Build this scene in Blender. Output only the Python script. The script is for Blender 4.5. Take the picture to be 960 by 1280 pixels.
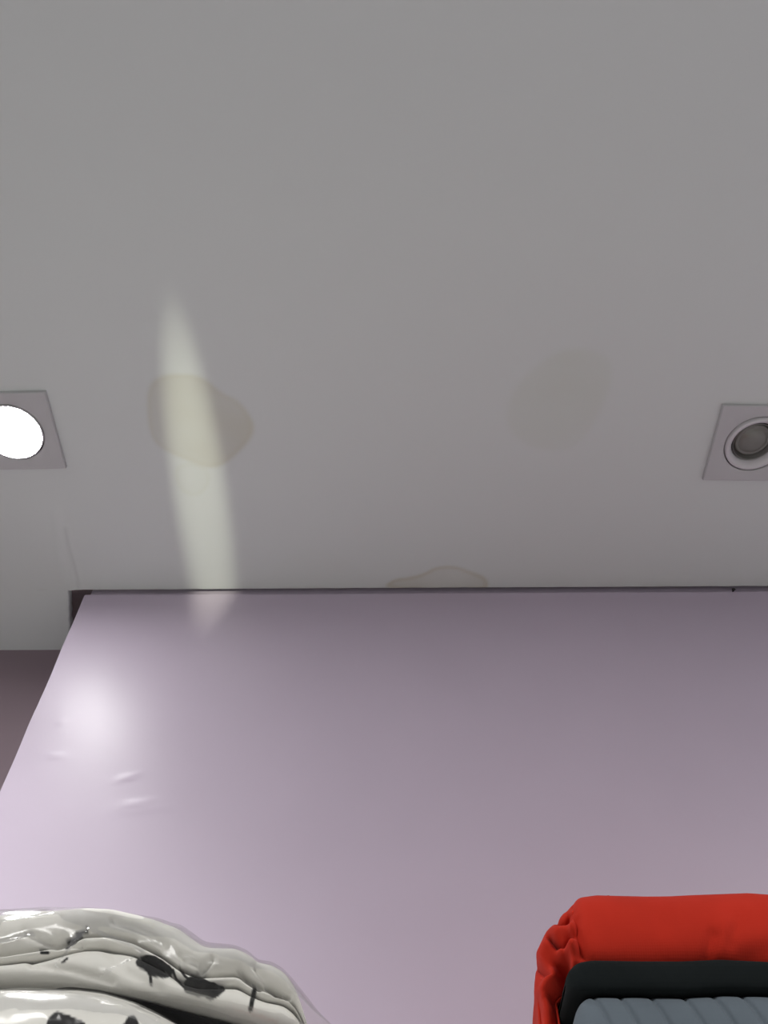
import bpy, bmesh, math, random
import numpy as np
from mathutils import Vector, Matrix, noise

random.seed(4)
D = bpy.data
S = bpy.context.scene
COL = S.collection
for o in list(D.objects):
    D.objects.remove(o)

# ------------------------------------------------------------------ camera, world, exposure, lights
EYE = 1.55                  # eye height of the photographer
CEIL = 2.45                 # ceiling height
F_PX, PITCH, ROLL = 1080.0, math.radians(55.0), math.radians(0.33)
WALL_Y = 0.758              # set below from the survey point, kept as a plain number
cam_d = D.cameras.new('camera')
cam = D.objects.new('camera', cam_d)
COL.objects.link(cam)
cam_d.sensor_fit = 'VERTICAL'
cam_d.sensor_height = 36.0
cam_d.lens = F_PX / 1280.0 * 36.0
cam_d.clip_start = 0.01
cam.matrix_world = (Matrix.Translation((0, 0, EYE)) @ Matrix.Rotation(math.pi / 2 + PITCH, 4, 'X')
                    @ Matrix.Rotation(-ROLL, 4, 'Z'))
S.camera = cam

S.view_settings.view_transform = 'Standard'
S.view_settings.look = 'None'
S.view_settings.gamma = 1.0
S.view_settings.exposure = 0.0
S.view_settings.use_curve_mapping = False

W = D.worlds.new('world')
S.world = W
W.use_nodes = True
W.node_tree.nodes['Background'].inputs[0].default_value = (0.8, 0.82, 0.85, 1)
W.node_tree.nodes['Background'].inputs[1].default_value = 0.02

ROOM_W = 23.0               # watts of each unseen panel added behind the photographer
LAMP_EMIT = 100.0            # radiance of the lit downlight's diffuser
STREAK_W = 92.0
BEAM_W = 9.5               # directed beam of the lit downlight in view
ROW_W = 14.0                # unseen lit downlights added beside it, outside the frame


def lamp(name, kind, loc, target, energy, color=(1, 1, 1), **kw):
    l = D.lights.new(name, kind)
    l.energy = energy
    l.color = color
    for k, v in kw.items():
        setattr(l, k, v)
    o = D.objects.new(name, l)
    COL.objects.link(o)
    o.location = loc
    d = Vector(target) - Vector(loc)
    o.rotation_euler = d.to_track_quat('-Z', 'Y').to_euler()
    return o


PANELS = [(-0.9, -0.75), (1.0, -0.75)]  # unseen panels added to light the room from behind
for px_, py_ in PANELS:
    lamp('added_panel_fill', 'AREA', (px_, py_, CEIL - 0.03), (px_, py_, 0), ROOM_W, (1, 0.985, 0.96),
         shape='RECTANGLE', size=0.55, size_y=0.55)
# narrow pencil of light thrown up across the ceiling (the pale streak): an added spot with no known source
streak = lamp('added_streak_spot', 'SPOT', (-0.222, -1.0, 1.50), (-0.230, 0.60, 2.45), STREAK_W, (0.97, 1.0, 0.78),
              spot_size=math.radians(10.0), spot_blend=1.0, shadow_soft_size=0.004)
streak.scale = (0.265, 1.0, 1.0)


# ------------------------------------------------------------------ survey helpers (pixel of a 960x1280 sighting -> point on a known plane)
def ray(px, py):
    u, v = px - 480.0, 640.0 - py
    u, v = u * math.cos(ROLL) + v * math.sin(ROLL), -u * math.sin(ROLL) + v * math.cos(ROLL)
    c, s = math.cos(PITCH), math.sin(PITCH)
    return np.array([u, F_PX * c - v * s, F_PX * s + v * c])


def on_ceiling(px, py):
    d = ray(px, py)
    k = (CEIL - EYE) / d[2]
    return d[0] * k, d[1] * k


def on_y(px, py, Y):
    d = ray(px, py)
    k = Y / d[1]
    return d[0] * k, EYE + d[2] * k


def sight(p):
    """pixel at which a point is sighted (used only to set out printed motifs)"""
    c, s = math.cos(PITCH), math.sin(PITCH)
    x, y, z = p[0], p[1], p[2] - EYE
    w = y * c + z * s
    u, v = x / w * F_PX, (-y * s + z * c) / w * F_PX
    u, v = u * math.cos(ROLL) - v * math.sin(ROLL), u * math.sin(ROLL) + v * math.cos(ROLL)
    return 480 + u, 640 - v


WALL_Y = on_ceiling(480, 735)[1]
RECESS_Y = on_ceiling(40, 812.5)[1]
EDGE_X = on_y(60, 851, WALL_Y)[0]          # left edge of the lilac boxing


# ------------------------------------------------------------------ materials
def mat(name):
    m = D.materials.new(name)
    m.use_nodes = True
    nt = m.node_tree
    return m, nt, nt.nodes['Principled BSDF']


def noise_bump(nt, b, scale, strength, dist=0.001, detail=3.0):
    tc = nt.nodes.new('ShaderNodeTexCoord')
    n = nt.nodes.new('ShaderNodeTexNoise')
    n.inputs['Scale'].default_value = scale
    n.inputs['Detail'].default_value = detail
    nt.links.new(tc.outputs['Object'], n.inputs['Vector'])
    bp = nt.nodes.new('ShaderNodeBump')
    bp.inputs['Strength'].default_value = strength
    bp.inputs['Distance'].default_value = dist
    nt.links.new(n.outputs['Fac'], bp.inputs['Height'])
    nt.links.new(bp.outputs['Normal'], b.inputs['Normal'])
    return n, bp


def simple(name, col, rough=0.6, metal=0.0, spec=0.5, bump=None, var=0.0):
    m, nt, b = mat(name)
    b.inputs['Base Color'].default_value = (*col, 1)
    b.inputs['Roughness'].default_value = rough
    b.inputs['Metallic'].default_value = metal
    b.inputs['Specular IOR Level'].default_value = spec
    if bump:
        n, _ = noise_bump(nt, b, *bump)
    if var:
        tc = nt.nodes.new('ShaderNodeTexCoord')
        n = nt.nodes.new('ShaderNodeTexNoise')
        n.inputs['Scale'].default_value = 6
        nt.links.new(tc.outputs['Object'], n.inputs['Vector'])
        r = nt.nodes.new('ShaderNodeValToRGB')
        r.color_ramp.elements[0].position = 0.3
        r.color_ramp.elements[1].position = 0.7
        r.color_ramp.elements[0].color = (*[c * (1 - var) for c in col], 1)
        r.color_ramp.elements[1].color = (*[min(1, c * (1 + var)) for c in col], 1)
        nt.links.new(n.outputs['Fac'], r.inputs['Fac'])
        nt.links.new(r.outputs['Color'], b.inputs['Base Color'])
    return m


def painted(name, rough, spec=0.5, bump=None, sheen=0.0):
    """base colour from the mesh's own 'paint' attribute (stains, printed motifs)"""
    m, nt, b = mat(name)
    a = nt.nodes.new('ShaderNodeAttribute')
    a.attribute_name = 'paint'
    nt.links.new(a.outputs['Color'], b.inputs['Base Color'])
    b.inputs['Roughness'].default_value = rough
    b.inputs['Specular IOR Level'].default_value = spec
    b.inputs['Sheen Weight'].default_value = sheen
    if bump:
        noise_bump(nt, b, *bump)
    return m


def fabric(name, col, weave=1400.0, strength=0.35, sheen=0.15, var=0.05):
    m, nt, b = mat(name)
    b.inputs['Roughness'].default_value = 0.92
    b.inputs['Specular IOR Level'].default_value = 0.15
    b.inputs['Sheen Weight'].default_value = sheen
    b.inputs['Sheen Roughness'].default_value = 0.5
    tc = nt.nodes.new('ShaderNodeTexCoord')
    n = nt.nodes.new('ShaderNodeTexNoise')
    n.inputs['Scale'].default_value = 25
    n.inputs['Detail'].default_value = 6
    nt.links.new(tc.outputs['Object'], n.inputs['Vector'])
    r = nt.nodes.new('ShaderNodeValToRGB')
    r.color_ramp.elements[0].position = 0.3
    r.color_ramp.elements[1].position = 0.7
    r.color_ramp.elements[0].color = (*[c * (1 - var) for c in col], 1)
    r.color_ramp.elements[1].color = (*[c * (1 + var) for c in col], 1)
    nt.links.new(n.outputs['Fac'], r.inputs['Fac'])
    nt.links.new(r.outputs['Color'], b.inputs['Base Color'])
    w1 = nt.nodes.new('ShaderNodeTexWave')
    w1.bands_direction = 'X'
    w1.inputs['Scale'].default_value = weave / 6.0
    w2 = nt.nodes.new('ShaderNodeTexWave')
    w2.bands_direction = 'Z'
    w2.inputs['Scale'].default_value = weave / 6.0
    nt.links.new(tc.outputs['Object'], w1.inputs['Vector'])
    nt.links.new(tc.outputs['Object'], w2.inputs['Vector'])
    ad = nt.nodes.new('ShaderNodeMath')
    nt.links.new(w1.outputs['Fac'], ad.inputs[0])
    nt.links.new(w2.outputs['Fac'], ad.inputs[1])
    bp = nt.nodes.new('ShaderNodeBump')
    bp.inputs['Strength'].default_value = strength
    bp.inputs['Distance'].default_value = 0.00006
    nt.links.new(ad.outputs[0], bp.inputs['Height'])
    nt.links.new(bp.outputs['Normal'], b.inputs['Normal'])
    return m


def film(name, rough=0.09, body=0.05, ior=1.5, scale=35.0, strength=0.5):
    """thin clear plastic film: see-through, with a glossy crinkled surface"""
    m = D.materials.new(name)
    m.use_nodes = True
    nt = m.node_tree
    nt.nodes.clear()
    out = nt.nodes.new('ShaderNodeOutputMaterial')
    tr = nt.nodes.new('ShaderNodeBsdfTransparent')
    tr.inputs[0].default_value = (0.97, 0.97, 0.965, 1)
    gl = nt.nodes.new('ShaderNodeBsdfGlossy')
    gl.inputs['Roughness'].default_value = rough
    df = nt.nodes.new('ShaderNodeBsdfDiffuse')
    df.inputs[0].default_value = (0.8, 0.8, 0.8, 1)
    fr = nt.nodes.new('ShaderNodeFresnel')
    fr.inputs[0].default_value = ior
    tc = nt.nodes.new('ShaderNodeTexCoord')
    n = nt.nodes.new('ShaderNodeTexNoise')
    n.inputs['Scale'].default_value = scale
    n.inputs['Detail'].default_value = 2.5
    n.inputs['Distortion'].default_value = 1.2
    bp = nt.nodes.new('ShaderNodeBump')
    bp.inputs['Strength'].default_value = strength
    bp.inputs['Distance'].default_value = 0.006
    L = nt.links.new
    L(tc.outputs['Object'], n.inputs['Vector'])
    L(n.outputs['Fac'], bp.inputs['Height'])
    L(bp.outputs['Normal'], gl.inputs['Normal'])
    L(bp.outputs['Normal'], fr.inputs['Normal'])
    cap = nt.nodes.new('ShaderNodeMapRange')
    cap.inputs['To Max'].default_value = 0.38
    L(fr.outputs[0], cap.inputs['Value'])
    m1 = nt.nodes.new('ShaderNodeMixShader')
    m1.inputs[0].default_value = body
    L(tr.outputs[0], m1.inputs[1])
    L(df.outputs[0], m1.inputs[2])
    m2 = nt.nodes.new('ShaderNodeMixShader')
    L(cap.outputs[0], m2.inputs[0])
    L(m1.outputs[0], m2.inputs[1])
    L(gl.outputs[0], m2.inputs[2])
    L(m2.outputs[0], out.inputs[0])
    return m


def emitter(name, col, strength):
    m, nt, b = mat(name)
    b.inputs['Base Color'].default_value = (0.9, 0.9, 0.9, 1)
    b.inputs['Emission Color'].default_value = (*col, 1)
    b.inputs['Emission Strength'].default_value = strength
    return m


CEIL_COL = (0.685, 0.712, 0.71)
LILAC = (0.570, 0.490, 0.605)
M_ceil = painted('ceiling_paint', 0.55, 0.3, (260.0, 0.06, 0.0006))
M_ceil_plain = simple('ceiling_paint_plain', CEIL_COL, 0.6, spec=0.3, bump=(260.0, 0.06, 0.0006))
M_wall = simple('lilac_gloss_paint', LILAC, 0.37, spec=0.45, bump=(60.0, 0.05, 0.0008), var=0.02)
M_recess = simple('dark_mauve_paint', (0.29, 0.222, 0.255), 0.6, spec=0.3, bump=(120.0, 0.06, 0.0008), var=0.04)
M_room = simple('room_paint', (0.56, 0.56, 0.56), 0.7, spec=0.3, bump=(120.0, 0.05, 0.0008))
M_void = simple('void_dark', (0.10, 0.095, 0.09), 0.9, spec=0.1, bump=(80.0, 0.2, 0.002))
M_floor = simple('floor_tile', (0.60, 0.61, 0.60), 0.35, bump=(4.0, 0.02, 0.002), var=0.06)
M_plate = simple('white_enamel', (0.54, 0.535, 0.55), 0.35, spec=0.4, bump=(200.0, 0.02, 0.0004))
M_ring = simple('ring_enamel', (0.66, 0.645, 0.67), 0.28, spec=0.5, bump=(200.0, 0.02, 0.0004))
M_cup = simple('lamp_cup', (0.20, 0.195, 0.185), 0.35, 0.5, bump=(90.0, 0.05, 0.0005))
M_lens = simple('lamp_lens', (0.20, 0.20, 0.18), 0.16, 0.0, 0.6, bump=(120.0, 0.10, 0.0008), var=0.08)
M_groove = simple('dark_joint', (0.03, 0.03, 0.03), 0.9, spec=0.1)
M_diff = emitter('lit_diffuser', (1.0, 1.0, 0.985), LAMP_EMIT)
M_panel_on = emitter('added_panel_glow', (1.0, 0.985, 0.96), 2.0)
M_alu = simple('panel_frame', (0.7, 0.7, 0.7), 0.4)
M_shelf = simple('shelf_laminate', (0.80, 0.79, 0.77), 0.45, bump=(40.0, 0.05, 0.0008), var=0.05)
M_steel = simple('bracket_steel', (0.45, 0.45, 0.46), 0.35, 0.9)
M_red = fabric('red_cotton', (0.48, 0.026, 0.0125), sheen=0.03, var=0.06)
M_dark = fabric('charcoal_knit', (0.0060, 0.0086, 0.0092), weave=900, strength=0.5, sheen=0.015)
M_grey = fabric('slate_ribbed', (0.115, 0.140, 0.165), weave=900, strength=0.4, sheen=0.08)
M_cloth = painted('white_printed_cotton', 0.9, 0.2, (420.0, 0.15, 0.0006), 0.1)
M_film = film('clear_film', rough=0.14, body=0.02, ior=1.5, scale=20.0, strength=0.30)
M_nail = simple('dark_nail', (0.02, 0.018, 0.02), 0.5)


# ------------------------------------------------------------------ object helpers
def link(name, me, m, parent=None):
    o = D.objects.new(name, me)
    COL.objects.link(o)
    if m is not None:
        me.materials.append(m)
    if parent is not None:
        o.parent = parent
        o.matrix_parent_inverse = Matrix.Identity(4)
        pw = parent.matrix_world if parent.parent is None else parent.parent.matrix_basis @ parent.matrix_basis
        o.location = (0, 0, 0)
        me.transform(Matrix.Translation(-Vector(base_of(parent))))
    return o


def base_of(o):
    v = Vector(o.location)
    while o.parent is not None:
        o = o.parent
        v = v + Vector(o.location)
    return v


def from_bm(name, bm, m, parent=None, smooth=False):
    me = D.meshes.new(name)
    bmesh.ops.recalc_face_normals(bm, faces=bm.faces)
    bm.to_mesh(me)
    bm.free()
    if smooth:
        me.shade_smooth()
    return link(name, me, m, parent)


def grid(name, P, m, parent=None, closed_u=False, paint=None, smooth=True, drop=None, caps=False):
    """P: array (nu, nv, 3) of world points -> one quad mesh; paint: (nu, nv, 3) colours"""
    nu, nv = P.shape[:2]
    verts = P.reshape(-1, 3)
    faces = []
    for i in range(nu if closed_u else nu - 1):
        i2 = (i + 1) % nu
        for j in range(nv - 1):
            if drop is not None and drop(P[i, j], P[i2, j + 1]):
                continue
            faces.append((i * nv + j, i2 * nv + j, i2 * nv + j + 1, i * nv + j + 1))
    if caps and closed_u:
        faces.append(tuple(i * nv for i in range(nu)))
        faces.append(tuple(i * nv + nv - 1 for i in reversed(range(nu))))
    me = D.meshes.new(name)
    me.from_pydata([tuple(v) for v in verts], [], faces)
    if paint is not None:
        a = me.color_attributes.new('paint', 'FLOAT_COLOR', 'POINT')
        c = np.ones((len(verts), 4), dtype=np.float32)
        c[:, :3] = paint.reshape(-1, 3)
        a.data.foreach_set('color', c.ravel())
    me.update()
    if smooth:
        me.shade_smooth()
    return link(name, me, m, parent)


def box_bm(bm, lo, hi, bevel=0.0):
    r = bmesh.ops.create_cube(bm, size=1.0)
    lo, hi = Vector(lo), Vector(hi)
    for v in r['verts']:
        v.co = Vector((lo[i] + (v.co[i] + 0.5) * (hi[i] - lo[i]) for i in range(3)))
    if bevel:
        es = list({e for v in r['verts'] for e in v.link_edges})
        bmesh.ops.bevel(bm, geom=es, offset=bevel, segments=2, affect='EDGES', profile=0.7)


def box(name, lo, hi, m, parent=None, bevel=0.0):
    bm = bmesh.new()
    box_bm(bm, lo, hi, bevel)
    return from_bm(name, bm, m, parent)


def struct(o):
    o['kind'] = 'structure'
    return o


def thing(name, label, cat, loc, group=None):
    o = D.objects.new(name, None)
    COL.objects.link(o)
    o.empty_display_size = 0.05
    o.location = loc
    o['label'] = label
    o['category'] = cat
    if group:
        o['group'] = group
    return o


def tag(o, label, cat, group=None):
    o['label'] = label
    o['category'] = cat
    if group:
        o['group'] = group
    return o


def lathe(profile, n=64, centre=(0, 0, 0)):
    """profile of (radius, z) -> closed_u grid array"""
    P = np.zeros((n, len(profile), 3))
    for i in range(n):
        a = 2 * math.pi * i / n
        for j, (r, z) in enumerate(profile):
            P[i, j] = (centre[0] + r * math.cos(a), centre[1] + r * math.sin(a), centre[2] + z)
    return P


def sdf_poly(X, Y, poly):
    """signed distance (positive inside) of arrays X, Y to a polygon"""
    d = np.full(X.shape, 1e9)
    inside = np.zeros(X.shape, bool)
    n = len(poly)
    for i in range(n):
        x1, y1 = poly[i]
        x2, y2 = poly[(i + 1) % n]
        ex, ey = x2 - x1, y2 - y1
        t = np.clip(((X - x1) * ex + (Y - y1) * ey) / (ex * ex + ey * ey + 1e-12), 0, 1)
        d = np.minimum(d, np.hypot(X - x1 - t * ex, Y - y1 - t * ey))
        c = ((y1 > Y) != (y2 > Y))
        with np.errstate(divide='ignore', invalid='ignore'):
            xi = (x2 - x1) * (Y - y1) / (y2 - y1 + 1e-15) + x1
        inside ^= (c & (X < xi))
    return np.where(inside, d, -d)


def sdf_line(X, Y, pts):
    d = np.full(X.shape, 1e9)
    for (x1, y1), (x2, y2) in zip(pts[:-1], pts[1:]):
        ex, ey = x2 - x1, y2 - y1
        t = np.clip(((X - x1) * ex + (Y - y1) * ey) / (ex * ex + ey * ey + 1e-12), 0, 1)
        d = np.minimum(d, np.hypot(X - x1 - t * ex, Y - y1 - t * ey))
    return d


def smooth_poly(pts, it=3):
    for _ in range(it):
        q = []
        for i in range(len(pts)):
            a, b = pts[i], pts[(i + 1) % len(pts)]
            q.append((a[0] * .75 + b[0] * .25, a[1] * .75 + b[1] * .25))
            q.append((a[0] * .25 + b[0] * .75, a[1] * .25 + b[1] * .75))
        pts = q
    return pts


def sstep(x, a, b):
    t = np.clip((x - a) / (b - a), 0, 1)
    return t * t * (3 - 2 * t)


def fnoise(x, y, z=0.0):
    return noise.noise(Vector((x, y, z)))


# ------------------------------------------------------------------ setting: ceiling
RX0, RX1, RY0 = -2.2, 2.2, -3.0
LAMP_L = on_ceiling(17, 538)
LAMP_R = on_ceiling(943, 553)
PLATE = 0.1035

xs = np.concatenate([np.linspace(RX0, -0.60, 12)[:-1], np.arange(-0.60, 0.60, 0.003), np.linspace(0.60, RX1, 12)])
ys = np.concatenate([np.linspace(RY0, 0.12, 14)[:-1], np.linspace(0.12, WALL_Y, 212)])
X, Y = np.meshgrid(xs, ys, indexing='ij')
Z = np.full(X.shape, CEIL)
paint = np.ones(X.shape + (3,)) * np.array(CEIL_COL)

wob = np.array([[fnoise(x * 22, y * 22, 3.1) for y in ys] for x in xs]) * 0.006
cloud = np.array([[fnoise(x * 9, y * 9, 7.7) * 0.5 + fnoise(x * 27, y * 27, 2.2) * 0.25 for y in ys] for x in xs])


def stain(pix, amount, rim, tint=(0.93, 0.92, 0.80), soft=0.004):
    global paint
    poly = smooth_poly([on_ceiling(*p) for p in pix], 3)
    d = sdf_poly(X, Y, poly) + wob * 0.5
    inner = sstep(d, -soft, soft) * (0.75 + 0.9 * cloud)
    edge = np.exp(-((d - 0.0015) / 0.0028) ** 2)
    k = np.clip(inner * amount + edge * rim, 0, 1)[..., None]
    paint = paint * (1 - k + k * np.array(tint))


# left stain, right stain, and the one along the wall joint
stain([(182, 500), (190, 476), (215, 466), (250, 470), (275, 492), (298, 500), (316, 525), (316, 545), (296, 568),
       (268, 585), (240, 578), (205, 562), (188, 548)], 0.85, 0.32, (0.885, 0.845, 0.745), 0.006)
stain([(218, 585), (240, 578), (262, 590), (260, 612), (240, 622), (222, 610)], 0.25, 0.25, (0.93, 0.92, 0.84))
stain([(634, 530), (642, 490), (672, 455), (712, 436), (752, 442), (766, 462), (756, 500), (738, 535), (716, 560),
       (680, 562), (648, 548)], 0.62, 0.10, (0.915, 0.92, 0.85), 0.010)
stain([(478, 737), (492, 724), (512, 722), (530, 717), (545, 708), (570, 707), (588, 716), (604, 720), (611, 728),
       (606, 740)], 0.85, 0.6, (0.85, 0.80, 0.71))
stain([(330, 737), (360, 690), (420, 690), (470, 735)], 0.15, 0.05, (0.95, 0.95, 0.92), 0.012)
# hairline crack and ridge of filler running back from the boxing's corner
crack = [on_ceiling(*p) for p in [(82, 660), (85, 680), (91, 700), (97, 722), (99, 738)]]
dcr = sdf_line(X, Y, crack)
kc = np.exp(-(dcr / 0.0022) ** 2)[..., None]
paint = paint * (1 - 0.10 * kc)
crack2 = [on_ceiling(*p) for p in [(70, 640), (74, 690), (80, 720), (88, 738)]]
Z -= 0.0016 * np.exp(-(sdf_line(X, Y, crack2) / 0.006) ** 2)
Z -= 0.0007 * np.exp(-(dcr / 0.004) ** 2)
Z += 0.0010 * np.array([[fnoise(x * 2.3, y * 2.3, 9.0) for y in ys] for x in xs])


def lamp_hole(a, b):
    cx, cy = (a[0] + b[0]) / 2, (a[1] + b[1]) / 2
    return min(math.hypot(cx - LAMP_L[0], cy - LAMP_L[1]), math.hypot(cx - LAMP_R[0], cy - LAMP_R[1])) < 0.0455


P = np.stack([X, Y, Z], -1)
# far edge slightly uneven
P[:, -1, 1] += np.array([0.0006 * fnoise(x * 40, 1.0) for x in xs])
struct(grid('ceiling', P[:, ::-1], M_ceil, paint=paint[:, ::-1], drop=lamp_hole))

# lower-left continuation of the ceiling, running on to the recessed wall, with a rough cut edge at the open notch
HX = on_ceiling(88, 742)[0]
HX2 = on_ceiling(87, 812)[0]
xs2 = np.concatenate([np.linspace(RX0, -0.62, 6)[:-1], np.linspace(-0.62, HX, 60)])
ys2 = np.linspace(WALL_Y, RECESS_Y, 30)
P = np.zeros((len(xs2), len(ys2), 3))
for i, x in enumerate(xs2):
    for j, y in enumerate(ys2):
        t = max(0.0, (x + 0.62) / (HX + 0.62)) ** 6
        zed = (CEIL + 0.0010 * fnoise(x * 2.3, y * 2.3, 9.0)
               - 0.0016 * math.exp(-(max(0.0, crack2[-1][0] - x) / 0.006) ** 2) * math.exp(-((y - WALL_Y) / 0.02) ** 2))
        P[i, j] = (x + (HX2 - HX) * (j / 29.0) * max(0.0, (x + 0.62) / (HX + 0.62)) + t * 0.0022 * fnoise(y * 90, 0.4), y, zed)
# thickness of the board at the cut edge
edge = P[-1:].copy()
edge[..., 2] += 0.012
P2 = P.copy()
P = np.concatenate([P, edge], 0)
struct(grid('ceiling', P[:, ::-1], M_ceil, paint=np.ones(P[:, ::-1].shape) * np.array(CEIL_COL)))
# dark slab added over the false ceiling so the notch shows black
struct(box('ceiling_slab', (RX0, RY0, CEIL + 0.28), (RX1, RECESS_Y + 0.1, CEIL + 0.38), M_void))

# ------------------------------------------------------------------ setting: walls and floor
TOP_Z = CEIL - 0.0095
xs = np.concatenate([np.linspace(EDGE_X, 0.05, 130), np.linspace(0.05, RX1, 60)[1:]])
zs = np.concatenate([np.linspace(0, 1.7, 8)[:-1], np.linspace(1.7, TOP_Z - 0.003, 180)])
nb = 6
P = np.zeros((len(xs), len(zs) + nb, 3))


def bumps(x, z):
    """small blisters and a slack fold in the painted sheet"""
    v = 0.0
    for (px, py, dx, dz, a, h) in WALL_BUMPS:
        h *= 0.65
        u, w = x - px, z - py
        c, s = math.cos(a), math.sin(a)
        u, w = u * c + w * s, -u * s + w * c
        v += h * math.exp(-(u / dx) ** 2 - (w / dz) ** 2)
    return v


WALL_BUMPS = []
for px, py, dx, dz, a, h in [(160, 972, .010, .0028, .30, .0016), (172, 1004, .016, .0032, .15, .0013),
                             (76, 903, .006, .003, .0, .0009), (70, 945, .008, .003, .0, .0008),
                             (180, 1012, .03, .006, .1, .0008), (452, 775, .004, .002, .5, .0006),
                             (260, 900, .0016, .0016, 0, .0010)]:
    bx, bz = on_y(px, py, WALL_Y)
    WALL_BUMPS.append((bx, bz, dx, dz, a, h))
for i, x in enumerate(xs):
    k = math.exp(-((x - EDGE_X) / 0.01) ** 2)
    for j, z in enumerate(zs):
        P[i, j] = (x + k * 0.0012 * fnoise(z * 16, 2.0), WALL_Y - bumps(x, z) + 0.0016 * fnoise(x * 4, z * 4, 5.0), z)
    for j in range(nb):
        a = (j + 1) / nb * math.pi / 2
        P[i, len(zs) + j] = (x, WALL_Y + 0.0016 * fnoise(x * 4, zs[-1] * 4, 5.0) + 0.003 * (1 - math.cos(a)), zs[-1] + 0.003 * math.sin(a))
back = P[:, -1:].copy()
back[..., 1] = WALL_Y + 0.03
P = np.concatenate([P, back], 1)
side = P[:1].copy()
side[..., 1] = np.maximum(side[..., 1], RECESS_Y - 0.0)
P = np.concatenate([side, P], 0)
wall = struct(grid('wall_front', P, M_wall))
md = wall.modifiers.new('edge', 'EDGE_SPLIT')
md.split_angle = math.radians(50)
# set-back strip of the same boxing; the gap is added to darken the wall's top
struct(box('trim_1', (EDGE_X + 0.004, WALL_Y + 0.007, TOP_Z - 0.03), (RX1, WALL_Y + 0.03, CEIL + 0.02), M_wall))
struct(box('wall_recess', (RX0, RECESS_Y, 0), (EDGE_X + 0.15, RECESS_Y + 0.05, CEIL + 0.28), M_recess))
struct(box('wall_left', (RX0 - 0.05, RY0, 0), (RX0, RECESS_Y + 0.05, CEIL + 0.28), M_room))
struct(box('wall_right', (RX1, RY0, 0), (RX1 + 0.05, RECESS_Y + 0.05, CEIL + 0.28), M_room))
struct(box('wall_back', (RX0, RY0 - 0.05, 0), (RX1, RY0, CEIL + 0.28), M_room))
struct(box('floor', (RX0, RY0, -0.05), (RX1, RECESS_Y, 0), M_floor))


# ------------------------------------------------------------------ downlights
def frame_plate(size, r_in, thick, bev, n=64):
    """square plate with a round opening: outer bevel, flat face, inner lip"""
    h = size / 2
    rows = []
    ang = [2 * math.pi * i / n + math.pi / 4 for i in range(n)]

    def sq(a, hh):
        c, s = math.cos(a), math.sin(a)
        k = hh / max(abs(c), abs(s))
        return c * k, s * k
    P = np.zeros((n, 7, 3))
    for i, a in enumerate(ang):
        x, y = sq(a, h)
        P[i, 0] = (x, y, 0.0)
        P[i, 1] = (x, y, -thick + bev)
        x, y = sq(a, h - bev)
        P[i, 2] = (x, y, -thick)
        c, s = math.cos(a), math.sin(a)
        P[i, 3] = (c * (r_in + 0.002), s * (r_in + 0.002), -thick)
        P[i, 4] = (c * (r_in + 0.0006), s * (r_in + 0.0006), -thick + 0.0004)
        P[i, 5] = (c * r_in, s * r_in, -thick + 0.0012)
        P[i, 6] = (c * r_in, s * r_in, 0.02)
    return P


def rot_at(P, ang, c):
    Q = P.copy()
    ca, sa = math.cos(ang), math.sin(ang)
    Q[..., 0] = c[0] + P[..., 0] * ca - P[..., 1] * sa
    Q[..., 1] = c[1] + P[..., 0] * sa + P[..., 1] * ca
    Q[..., 2] = c[2] + P[..., 2]
    return Q


def tilt(P, rx, ry):
    R = np.array(Matrix.Rotation(rx, 3, 'X') @ Matrix.Rotation(ry, 3, 'Y'))
    return P @ R.T


def flat_edges(o, deg=35):
    m = o.modifiers.new('edge', 'EDGE_SPLIT')
    m.split_angle = math.radians(deg)


def downlight(centre, ang, lit, label):
    c = (centre[0], centre[1], CEIL)
    t = thing('downlight', label, 'ceiling light', c)
    r_in = 0.0375
    pl = grid('plate', rot_at(frame_plate(PLATE, r_in, 0.0055, 0.0009), ang, c), M_plate, t, closed_u=True)
    flat_edges(pl)
    # dark joint seen between plate and swivel ring
    grid('joint', rot_at(lathe([(r_in + 0.0005, 0.004), (0.034, 0.004)]), 0, c), M_groove, t, closed_u=True)
    if lit:
        prof = [(r_in - 0.0009, 0.004), (r_in - 0.0012, -0.0056), (r_in - 0.0018, -0.0066), (r_in - 0.0026, -0.0060), (r_in - 0.0034, 0.0040)]
        grid('ring', rot_at(lathe(prof), 0, c), M_ring, t, closed_u=True)
        prof = [(0.0346, 0.0030)] + [(0.0346 * math.cos(k / 10 * math.pi / 2), 0.0024 - 0.0040 * math.sin(k / 10 * math.pi / 2)) for k in range(10)]
        prof.append((0.0004, -0.0016))
        grid('diffuser', rot_at(lathe(prof), 0, c), M_diff, t, closed_u=True, caps=True)
    else:
        prof = [(r_in - 0.0009, 0.002), (r_in - 0.0012, -0.0050), (r_in - 0.0022, -0.0066), (r_in - 0.0050, -0.0062),
                (0.0290, -0.0025), (0.0268, 0.0020), (0.0262, 0.006), (0.0262, 0.014)]
        grid('ring', rot_at(tilt(lathe(prof), 0.05, -0.04), 0, c), M_ring, t, closed_u=True)
        prof = [(0.0260, 0.001), (0.0252, 0.000), (0.0245, 0.0010), (0.0238, 0.0060), (0.0205, 0.0085), (0.0190, 0.0120), (0.0004, 0.0180)]
        bulb = grid('bulb', rot_at(tilt(lathe(prof), 0.05, -0.04), 0, c), M_cup, t, closed_u=True)
        prof = [(0.0218, 0.0075), (0.0212, 0.0050), (0.0190, 0.0042), (0.0180, 0.0052), (0.0165, 0.0036), (0.0120, 0.0014),
                (0.0060, 0.0003), (0.0004, 0.0)]
        grid('lens', rot_at(tilt(lathe(prof), 0.05, -0.04), 0, c), M_lens, bulb, closed_u=True)
    return t


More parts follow.
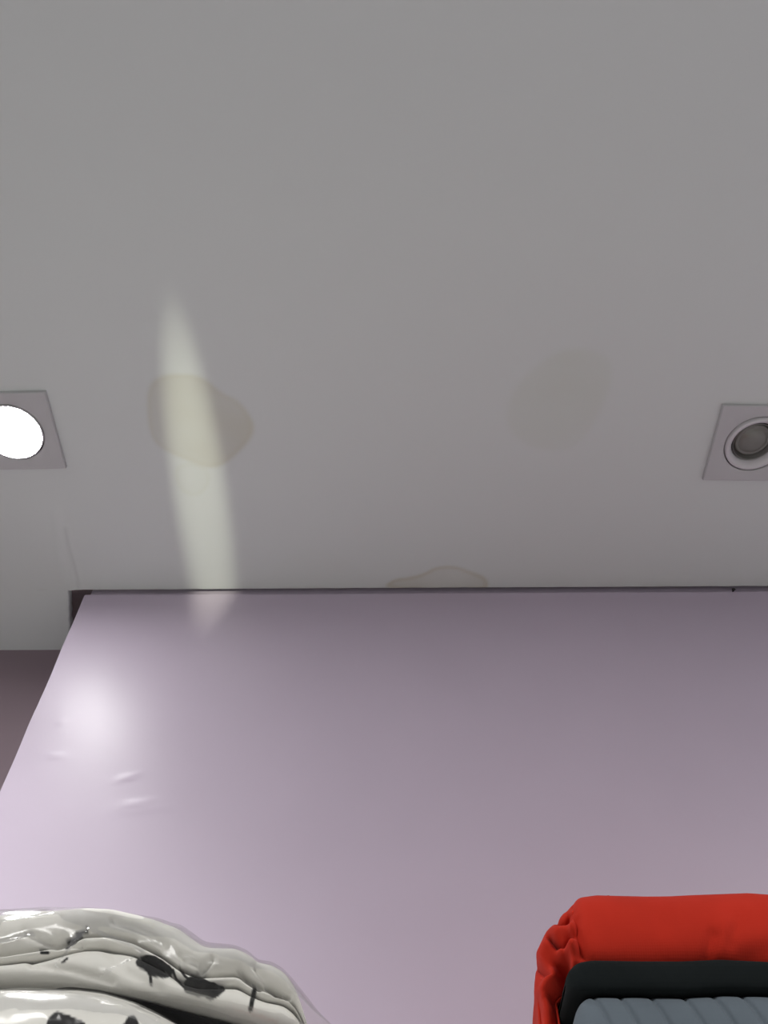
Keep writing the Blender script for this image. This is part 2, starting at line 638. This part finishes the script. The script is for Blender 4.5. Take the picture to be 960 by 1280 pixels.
def beam(centre, watts, cone, blend):
    lamp('lamp_beam', 'SPOT', (centre[0], centre[1], CEIL - 0.012), (centre[0], centre[1], 0), watts, (1, 1, 0.985),
         spot_size=math.radians(cone), spot_blend=blend, shadow_soft_size=0.03)


downlight(LAMP_L, math.radians(-1.0), True, 'square white recessed ceiling downlight that is switched on and glowing white')
downlight(LAMP_R, math.radians(1.2), False, 'square white recessed ceiling downlight with unlit grey bulb in a round swivel ring')

beam(LAMP_L, BEAM_W, 100, 1.0)
# lit downlights added beyond the frame to brighten wall and ceiling
for x_, lab in ((-1.33, 'added unseen lit square downlight over the dark recessed wall, beyond the glowing one'),
                (1.33, 'added unseen lit square downlight further along the row, past the unlit one')):
    ROW_C = (x_, LAMP_L[1])
    downlight(ROW_C, 0.0, True, lab)
    beam(ROW_C, ROW_W, 130, 0.7)

# two unseen glowing panels added as the room's general light
for k, (px_, py_) in enumerate(PANELS):
    t = thing('added_panel_light', ('added unseen light panel in the ceiling behind, on the side of the lit downlight',
                                      'added unseen light panel in the ceiling behind, on the side of the unlit downlight')[k],
              'ceiling light', (px_, py_, CEIL))
    bm = bmesh.new()
    for lo, hi in (((-.30, -.30), (.30, -.275)), ((-.30, .275), (.30, .30)), ((-.30, -.275), (-.275, .275)), ((.275, -.275), (.30, .275))):
        box_bm(bm, (px_ + lo[0], py_ + lo[1], CEIL - 0.012), (px_ + hi[0], py_ + hi[1], CEIL), 0.002)
    from_bm('frame', bm, M_alu, t)
    box('diffuser', (px_ - .274, py_ - .274, CEIL - 0.006), (px_ + .274, py_ + .274, CEIL - 0.001), M_panel_on, t)

# small nail in the added gap, and a chip of filler on the ceiling's edge
nx, nz = on_y(917, 737, WALL_Y)
t = thing('nail', 'tiny dark nail head in the added gap above the lilac wall', 'nail', (nx, WALL_Y + 0.001, nz))
grid('nail_head', np.stack([np.array([[nx + r * math.cos(a) * 1.3, WALL_Y + y, nz + r * math.sin(a)] for (r, y) in
     ((0.0003, -0.0016), (0.0016, -0.0014), (0.0021, -0.0006), (0.0018, 0.0004), (0.0010, 0.0008), (0.0009, 0.013))])
     for a in np.linspace(0, 2 * math.pi, 16, endpoint=False)]), M_nail, t, closed_u=True)

# ------------------------------------------------------------------ shelf under the goods (just out of the frame)
SH_Z = EYE + 0.185
sh = thing('wall_shelf', 'pale laminate wall shelf carrying the stacks of folded textiles', 'shelf', (0.1, 0.6, SH_Z - 0.02))
box('shelf_board', (-0.62, 0.425, SH_Z - 0.022), (0.85, WALL_Y - 0.004, SH_Z), M_shelf, sh, 0.002)
for bx in (-0.45, 0.15, 0.72):
    bm = bmesh.new()
    box_bm(bm, (bx - 0.012, WALL_Y - 0.016, SH_Z - 0.20), (bx + 0.012, WALL_Y - 0.003, SH_Z - 0.022), 0.002)
    box_bm(bm, (bx - 0.010, 0.47, SH_Z - 0.042), (bx + 0.010, WALL_Y - 0.010, SH_Z - 0.022), 0.002)
    from_bm('bracket', bm, M_steel, sh)


# ------------------------------------------------------------------ folded cloths of the right-hand stack
def fold_sweep(name, xl, xr, yf, yb, zb, zt, m, parent, cap=0.012, bulge=1.0, groove=None, wr=0.0008, seed=0.0, nx=150, squash=2.4):
    """a folded cloth: rounded fold to the front, running along x, with a rounded left end"""
    xs = np.concatenate([xl + cap * (1 - np.cos(np.linspace(0, math.pi / 2, 16))), np.linspace(xl + cap, xr, nx)[1:]])
    prof = []
    nf = 40
    for k in range(nf + 1):
        a = -math.pi / 2 + math.pi * k / nf
        ca, sa = math.cos(a), math.sin(a)
        prof.append((abs(ca) ** (2 / squash), math.copysign(abs(sa) ** (2 / squash), sa)))
    P = np.zeros((len(xs), nf + 5, 3))
    for i, x in enumerate(xs):
        s = math.sqrt(max(0.0, 1 - max(0.0, (xl + cap - x) / cap) ** 2))
        b, t = zb(x), zt(x)
        mid, h = (b + t) / 2, (t - b) / 2 * (0.12 + 0.88 * s)
        y0 = yf + (1 - s) * 0.012
        depth = h * bulge
        pts = [(yb, mid - h), (y0 + depth + (yb - y0) * 0.4, mid - h)]
        for (c, sn) in prof:
            pts.append((y0 + depth * (1 - c), mid + h * sn))
        pts += [(y0 + depth + (yb - y0) * 0.4, mid + h), (yb, mid + h)]
        for j, (y, z) in enumerate(pts):
            n = wr * fnoise(x * 24 + seed, z * 55, y * 10) + wr * 0.6 * fnoise(x * 70, z * 80 + seed, 1.0)
            g = groove(x, z) if groove else 0.0
            f = 1.0 if 2 <= j < nf + 3 else 0.0
            P[i, j] = (x, y + f * (n + g), z + 0.6 * n * f)
    end = P[-1:] * 0 + P[-1].mean(0)             # close the far end
    return grid(name, np.concatenate([P, end], 0), m, parent)


ZR = EYE
def lin(pts, Y):
    q = sorted((on_y(px, py, Y) for px, py in pts))
    qx, qz = [a for a, _ in q], [b for _, b in q]
    return lambda x: float(np.interp(x, qx, qz))


# slate grey ribbed cloth (lowest)
GY = 0.468
g_top = lin([(690, 1254), (740, 1250), (800, 1250), (850, 1251), (900, 1248), (960, 1249), (1100, 1252)], GY + 0.010)
gx = on_y(712, 1262, GY + 0.01)[0]
ribs = [on_y(px, 1262, GY)[0] for px in (757, 791, 830, 872, 910, 947, 985, 1023, 1061, 1099)]
while ribs[-1] < 0.43:
    ribs.append(ribs[-1] + 0.0172)


def rib_groove(x, z):
    zz = z - (EYE + 0.215)
    v = 0.0
    for k, r in enumerate(ribs):
        d = x - (r - zz * 0.30)
        v += 0.0016 * math.exp(-(d / 0.0011) ** 2)
        if -0.017 < d < 0:
            v -= 0.0006 * math.sin(math.pi * (-d) / 0.017)
    return v


tg = thing('folded_cloth', 'folded slate grey ribbed cloth at the bottom of the stack under the red one', 'folded textile', (0.2, 0.6, SH_Z))
fold_sweep('fold', gx, 0.42, GY, WALL_Y - 0.03, lambda x: SH_Z + 0.001, g_top, M_grey, tg, cap=0.012, bulge=0.5, groove=rib_groove, seed=3, nx=420)

# charcoal cloth (middle)
DY = 0.466
d_top = lin([(690, 1212), (740, 1204), (800, 1205), (850, 1205), (900, 1203), (960, 1206), (1100, 1206)], DY + 0.006)
dx = on_y(708, 1235, DY + 0.01)[0]
td = thing('folded_cloth', 'thin folded charcoal black cloth between the red and the slate grey ones', 'folded textile', (0.2, 0.6, EYE + 0.23))
fold_sweep('fold', dx, 0.42, DY, WALL_Y - 0.03, lambda x: g_top(x) + 0.0008, d_top, M_dark, td, cap=0.010, bulge=0.55, seed=8)

# red cloth (top)
RYF = 0.470
r_top = lin([(700, 1140), (740, 1133), (800, 1135), (830, 1135), (870, 1133), (925, 1130), (960, 1133), (1100, 1138)], RYF + 0.026)
rx = on_y(716, 1170, RYF + 0.01)[0]
tr = thing('folded_cloth', 'thick folded bright red cloth on top of the stack of dark cloths', 'folded textile', (0.2, 0.6, EYE + 0.25))


def red_crease(x, z):
    v = 0.0
    for (pts, a, w) in RED_CR:
        d = float(sdf_line(np.array([x]), np.array([z]), pts)[0])
        v += a * math.exp(-(d / w) ** 2)
    return v


def yz(px, py):
    return on_y(px, py, RYF + 0.004)


RED_CR = [([yz(890, 1172), yz(885, 1196)], 0.0022, 0.003), ([yz(905, 1160), yz(900, 1190)], -0.0014, 0.005),
          ([yz(917, 1162), yz(912, 1180)], 0.0010, 0.003), ([yz(935, 1195), yz(985, 1178)], 0.0020, 0.005),
          ([yz(722, 1150), yz(720, 1205)], 0.0012, 0.0016)]
fold_sweep('fold', rx, 0.42, RYF, WALL_Y - 0.03, lambda x: d_top(x) + 0.0008 + 0.0008 * math.sin(x * 40), r_top, M_red, tr,
           cap=0.010, bulge=0.85, groove=red_crease, seed=1, nx=200, squash=2.2)

# gathered left end of the red cloth: its loose layers fall in soft folds over the end of the stack
FOLDS = []    # (points, how far the fold stands out, width) in sighting pixels / metres
for pts, a, w in [
    ([(716, 1166), (700, 1164), (688, 1174), (676, 1196)], 0.0060, 7.0),
    ([(716, 1188), (703, 1190), (696, 1205), (690, 1222), (680, 1240)], 0.0070, 6.0),
    ([(719, 1145), (719, 1185), (716, 1206)], 0.0050, 5.0),
    ([(704, 1145), (690, 1158), (681, 1172)], 0.0020, 5.0),
    ([(713, 1150), (708, 1157), (700, 1158)], -0.0085, 4.0),
    ([(714, 1178), (706, 1184), (697, 1182), (690, 1176)], -0.0110, 4.5),
    ([(668, 1205), (678, 1212), (685, 1218)], -0.0085, 5.0),
    ([(702, 1204), (707, 1225), (703, 1252), (697, 1285)], -0.0300, 10.0),
    ([(682, 1250), (690, 1268), (696, 1300)], 0.0075, 6.0),
    ([(672, 1250), (677, 1300)], -0.0070, 5.0),
    ([(668, 1222), (667, 1300)], 0.0020, 4.0),
]:
    FOLDS.append((pts, a, w))
zq = [SH_Z - EYE + 0.002, 0.210, 0.235, 0.253, 0.2655, 0.2745, 0.2800, 0.2843, 0.2866, 0.2878]
xq = [0.0855, 0.0845, 0.0855, 0.0865, 0.0890, 0.0945, 0.1010, 0.1080, 0.1150, 0.1260]
nz_, nt_ = 150, 110
P = np.zeros((nt_, nz_, 3))
ztop = r_top(rx + 0.02) - EYE
for j, zr in enumerate(np.linspace(zq[0], zq[-1], nz_)):
    xl_ = float(np.interp(zr, zq, xq)) + 0.0008 * fnoise(zr * 90, 1.0)
    up = sstep(zr, d_top(rx) - EYE - 0.004, d_top(rx) - EYE + 0.006)
    xr_ = (1 - up) * (min(gx, dx) - 0.0015) + up * max(rx + 0.006, xl_ + 0.006)
    yr_ = (1 - up) * 0.505 + up * (RYF + 0.010)
    ys_ = 0.512
    for i in range(nt_):
        t = i / (nt_ - 1)
        if t < 0.7:
            q = t / 0.7 * math.pi / 2
            P[i, j] = (xr_ + (xl_ - xr_) * math.sin(q), yr_ + (ys_ - yr_) * (1 - math.cos(q)), EYE + zr)
        else:
            u = (t - 0.7) / 0.3
            P[i, j] = (xl_ + 0.012 * u, ys_ + (WALL_Y - 0.06 - ys_) * u, EYE + zr * (1 - 0.01 * u))
px_ = np.zeros(P.shape[:2])
py_ = np.zeros(P.shape[:2])
for i in range(nt_):
    for j in range(nz_):
        px_[i, j], py_[i, j] = sight(P[i, j])
off = np.zeros(P.shape[:2])
for pts, a, w in FOLDS:
    off += a * np.exp(-(sdf_line(px_, py_, pts) / w) ** 2)
off += 0.0012 * np.array([[fnoise(x * 60, z * 60, 4.0) for x, z in zip(r[:, 0], r[:, 2])] for r in P])
fade = np.ones(nt_)
tt = np.linspace(0, 1, nt_)
fade = np.clip(1 - (tt - 0.62) / 0.2, 0, 1) * np.clip(tt / 0.10, 0.15, 1)
P[..., 1] -= off * 0.9 * fade[:, None]
P[..., 0] -= off * 0.25 * fade[:, None]
so = grid('gathered_end', P, M_red, tr)
sm = so.modifiers.new('cloth_thickness', 'SOLIDIFY')
sm.thickness = 0.0012
sm.offset = 0


# ------------------------------------------------------------------ left stack: printed bedspreads in clear bags
def curve_px(pts, Y):
    q = sorted((on_y(px, py, Y) for px, py in pts))
    qx, qz = np.array([a for a, _ in q]), np.array([b for _, b in q])
    # smooth the polyline a little
    fx = np.linspace(qx[0], qx[-1], 900)
    fz = np.interp(fx, qx, qz)
    k = np.hanning(23)[1:-1]
    k /= k.sum()
    fz = np.convolve(np.pad(fz, 10, mode='edge'), k, mode='valid')
    return lambda x: np.interp(x, fx, fz)


def lobed(xs, yf, bounds, depth, crease, yb, taper, seed, n=18, wr=0.0012):
    """bounds: z-curves top..bottom; between each pair one rounded fold lobe facing the front"""
    rows = []
    for x in xs:
        s = taper(x)
        zz = [float(b(x)) for b in bounds]
        mid = (zz[0] + zz[-1]) / 2
        zz = [mid + (z - mid) * s for z in zz]
        y0 = yf(x) + (1 - s) * 0.03
        pts = [(yb, zz[0] + 0.001), (y0 + 0.10, zz[0] + 0.0015)]
        for li in range(len(zz) - 1):
            a, b = zz[li], zz[li + 1]
            h = (a - b) / 2
            c = (a + b) / 2
            for k in range(n):
                t = math.pi / 2 - math.pi * (k + 0.5) / n
                dpt = depth[li]
                yy = y0 + crease[li] + dpt * (1 - abs(math.cos(t)) ** (1.0 if li == 0 else 0.8))
                pts.append((yy, c + h * math.sin(t)))
        pts += [(y0 + 0.08, zz[-1] - 0.0005), (yb, zz[-1])]
        rows.append([(x, y, z) for y, z in pts])
    P = np.array(rows)
    for i in range(P.shape[0]):
        for j in range(2, P.shape[1] - 2):
            x, y, z = P[i, j]
            nz = wr * fnoise(x * 26 + seed, z * 60, 2.0) + 0.5 * wr * fnoise(x * 80, z * 120, seed)
            P[i, j, 1] += nz
            P[i, j, 2] += 0.4 * nz
    P[0] = P[1].mean(0)                          # close the far end
    P[-1] = P[-1] * 0.25 + P[-1].mean(0) * 0.75
    return P


WHITE = np.array((0.76, 0.75, 0.71))
BLACK = np.array((0.007, 0.007, 0.008))


def print_mask(P, polys, lines):
    px = np.zeros(P.shape[:2])
    py = np.zeros(P.shape[:2])
    for i in range(P.shape[0]):
        for j in range(P.shape[1]):
            px[i, j], py[i, j] = sight(P[i, j])
    k = np.zeros(P.shape[:2])
    for poly in polys:
        d = sdf_poly(px, py, smooth_poly(poly, 2))
        d = d + np.array([[1.6 * fnoise(a * .12, b * .12, 6.0) for a, b in zip(r, s)] for r, s in zip(px, py)])
        k = np.maximum(k, sstep(d, -0.9, 0.9))
    for pts, w in lines:
        d = sdf_line(px, py, pts)
        k = np.maximum(k, 1 - sstep(d, w - 0.8, w + 0.8))
    return k


# upper pack
UY = 0.474
u_top = curve_px([(-500, 1190), (-200, 1172), (0, 1153), (60, 1146), (110, 1146), (150, 1149), (200, 1160), (230, 1170), (246, 1183), (262, 1195), (280, 1197), (298, 1197),
                  (316, 1205), (328, 1217), (342, 1217), (358, 1227), (374, 1247), (388, 1285)], UY + 0.022)
u_a = curve_px([(-500, 1205), (-200, 1196), (0, 1190), (60, 1180), (100, 1165), (130, 1163), (165, 1172), (200, 1190), (225, 1208), (245, 1216),
                (270, 1215), (295, 1214), (312, 1222), (330, 1233), (352, 1240), (370, 1252), (390, 1285)], UY + 0.004)
u_b = curve_px([(-500, 1209), (-200, 1200), (0, 1195), (60, 1187), (100, 1174), (130, 1173), (165, 1181), (200, 1199), (222, 1216), (245, 1224),
                (270, 1223), (295, 1222), (312, 1232), (330, 1240), (352, 1244), (370, 1256), (390, 1287)], UY + 0.004)
u_c = curve_px([(-500, 1228), (-200, 1226), (30, 1225), (80, 1225), (120, 1229), (180, 1241), (250, 1258), (320, 1275), (360, 1283), (390, 1290)], UY + 0.010)
u_d = curve_px([(-500, 1232), (-200, 1230), (30, 1229), (80, 1229), (120, 1234), (180, 1252), (240, 1279), (320, 1300), (390, 1305)], UY + 0.016)
x_end = on_y(388, 1262, UY)[0]
x_beg = -0.40


def taper_u(x):
    return math.sqrt(max(0.03, 1 - max(0.0, (x - (x_end - 0.016)) / 0.016) ** 2)) if x > x_end - 0.016 else 1.0


xs = np.concatenate([np.linspace(x_beg, -0.24, 40)[:-1], np.linspace(-0.24, x_end, 330)])
P = lobed(xs, lambda x: UY + 0.0, [u_top, u_a, u_b, u_c, u_d], [0.030, 0.007, 0.016, 0.006], [0.0, 0.008, 0.008, 0.018], WALL_Y - 0.03, taper_u, 5.0, n=26)
creases = [([(300, 1210), (308, 1222), (324, 1233)], 0.007, 4.5), ([(334, 1231), (345, 1240), (360, 1244)], 0.009, 4.0),
           ([(140, 1150), (185, 1166), (222, 1196), (246, 1204)], 0.004, 3.5), ([(264, 1197), (252, 1212)], 0.005, 4.5),
           ([(30, 1165), (70, 1182), (100, 1180)], 0.004, 5.0), ([(318, 1207), (330, 1222)], 0.005, 4.0),
           ([(130, 1182), (160, 1215), (200, 1235)], 0.002, 8.0), ([(40, 1205), (90, 1212), (140, 1226)], 0.003, 5.0)]
qx_ = np.array([[sight(p)[0] for p in r] for r in P])
qy_ = np.array([[sight(p)[1] for p in r] for r in P])
for pts, a, w in creases:
    P[:, 2:2 + 3 * 26, 1] += (a * np.exp(-(sdf_line(qx_, qy_, pts) / w) ** 2))[:, 2:2 + 3 * 26]
k = print_mask(P,
               [[(170, 1201), (180, 1192), (200, 1197), (219, 1212), (213, 1222), (194, 1223), (183, 1216), (171, 1208)],
                [(231, 1222), (246, 1220), (287, 1236), (275, 1243), (266, 1251), (256, 1247), (244, 1245), (228, 1240)],
                [(80, 1184), (92, 1170), (110, 1158), (111, 1164), (98, 1176), (84, 1188)]],
               [([(188, 1221), (189, 1231)], 2.0), ([(216, 1212), (220, 1224), (232, 1236)], 1.7), ([(238, 1226), (231, 1220), (226, 1213), (224, 1210)], 1.7),
                ([(318, 1238), (313, 1262)], 3.0), ([(52, 1191), (60, 1191)], 2.0), ([(78, 1203), (84, 1198)], 1.5)])
nl = 26
k[:, 2 + 3 * nl:] = 1.0                      # lowest lobe is black all along
paint = WHITE * (1 - k[..., None]) + BLACK * k[..., None]
tu = thing('bagged_bedspread', 'folded white bedspread with black print in a clear plastic bag, on top of another', 'bedding', (-0.2, 0.6, EYE + 0.232))
grid('bedspread', P, M_cloth, tu, paint=paint)


def seg_d(a, b, pts):
    (x1, y1), (x2, y2) = pts
    ex, ey = x2 - x1, y2 - y1
    t = max(0.0, min(1.0, ((a - x1) * ex + (b - y1) * ey) / (ex * ex + ey * ey)))
    return math.hypot(a - x1 - t * ex, b - y1 - t * ey)


def bag(name, top, bot, yf, x0, x1, x_pull, parent, lift, seed, amp=0.003, m=None, pleats=()):
    """loose film following the pack's hull, pinched to a flat seam at its right end"""
    xs = np.linspace(x0, x1, 220)
    nf = 70
    P = np.zeros((len(xs), nf, 3))
    for i, x in enumerate(xs):
        xx = min(x, x_pull)
        e = max(0.0, (x - x_pull) / (x1 - x_pull))
        t, b = float(top(xx)) + lift, float(bot(xx)) - 0.001
        if e > 0:
            drop = 0.018 * e
            t, b = t - drop - (t - b) * 0.30 * e, b - 0.35 * drop + (t - b) * 0.10 * e
        mid, h = (t + b) / 2, (t - b) / 2
        for j in range(nf):
            q = j / (nf - 1)
            if q < 0.3:
                y, z = WALL_Y - 0.04 + (yf + 0.03 - WALL_Y + 0.04) * (q / 0.3), t
            elif q < 0.85:
                a = math.pi / 2 - math.pi * (q - 0.3) / 0.55
                y, z = yf + 0.03 * (1 - abs(math.cos(a)) ** (0.95 if a > 0 else 0.5)), mid + h * math.sin(a)
            else:
                y, z = yf + 0.03 + 0.12 * (q - 0.85) / 0.15, b
            y += e * 0.02
            f = fnoise(x * 14 + seed, z * 22 + x * 9, y * 14) + 0.6 * abs(fnoise(x * 34, z * 40 + seed, x * 22)) - 0.3
            w = 0.0 if q < 0.22 else 1.0
            g = 0.0
            if pleats and w:
                a_, b_ = sight((x, y, z))
                for (pts, hgt, wid) in pleats:
                    g += hgt * math.exp(-(seg_d(a_, b_, pts) / wid) ** 2)
            P[i, j] = (x, y - w * amp * f - 0.002 * w - g, z + w * 0.5 * amp * f)
    o = grid(name, P, m or M_film, parent)
    return o


bag('plastic_bag', u_top, u_c, UY - 0.006, x_beg - 0.005, on_y(424, 1280, UY)[0], x_end - 0.012, tu, 0.0016, 2.0, 0.0030,
    pleats=[(((-20, 1188), (38, 1172)), 0.003, 5.0), (((5, 1154), (72, 1142)), 0.003, 4.0), (((74, 1206), (112, 1164)), 0.003, 4.5),
            (((112, 1164), (182, 1192)), 0.002, 4.0), (((140, 1218), (178, 1196)), 0.0025, 4.0), (((35, 1218), (52, 1212)), 0.002, 3.0),
            (((95, 1172), (145, 1218)), 0.0015, 4.0), (((-30, 1212), (60, 1208)), 0.002, 5.0)])

# lower pack
LY = 0.466
l_top = curve_px([(-500, 1236), (-200, 1234), (0, 1232), (100, 1233), (130, 1237), (165, 1248), (200, 1265), (240, 1287), (262, 1312), (270, 1330)], LY + 0.010)
lx_end = on_y(262, 1300, LY)[0]


def taper_l(x):
    return math.sqrt(max(0.03, 1 - max(0.0, (x - (lx_end - 0.012)) / 0.012) ** 2)) if x > lx_end - 0.012 else 1.0


xs = np.concatenate([np.linspace(x_beg, -0.24, 30)[:-1], np.linspace(-0.24, lx_end, 220)])
P = lobed(xs, lambda x: LY, [l_top, lambda x: SH_Z + 0.002], [0.018], [0.0], WALL_Y - 0.035, taper_l, 9.0, n=70, wr=0.002)
k = print_mask(P, [[(56, 1290), (60, 1270), (72, 1264), (84, 1268), (104, 1276), (112, 1290)], [(148, 1290), (160, 1270), (170, 1268), (178, 1290)]], [])
paint = WHITE * (1 - k[..., None]) + BLACK * k[..., None]
tl = thing('bagged_bedspread', 'bottom white bedspread in a shiny clear bag, pressed beneath the upper bagged bedspread', 'bedding', (-0.2, 0.6, SH_Z))
grid('bedspread', P, M_cloth, tl, paint=paint)
bag('plastic_bag', l_top, lambda x: SH_Z + 0.003, LY - 0.004, x_beg - 0.005, lx_end + 0.012, lx_end - 0.006, tl, 0.0012, 6.0, 0.0022)
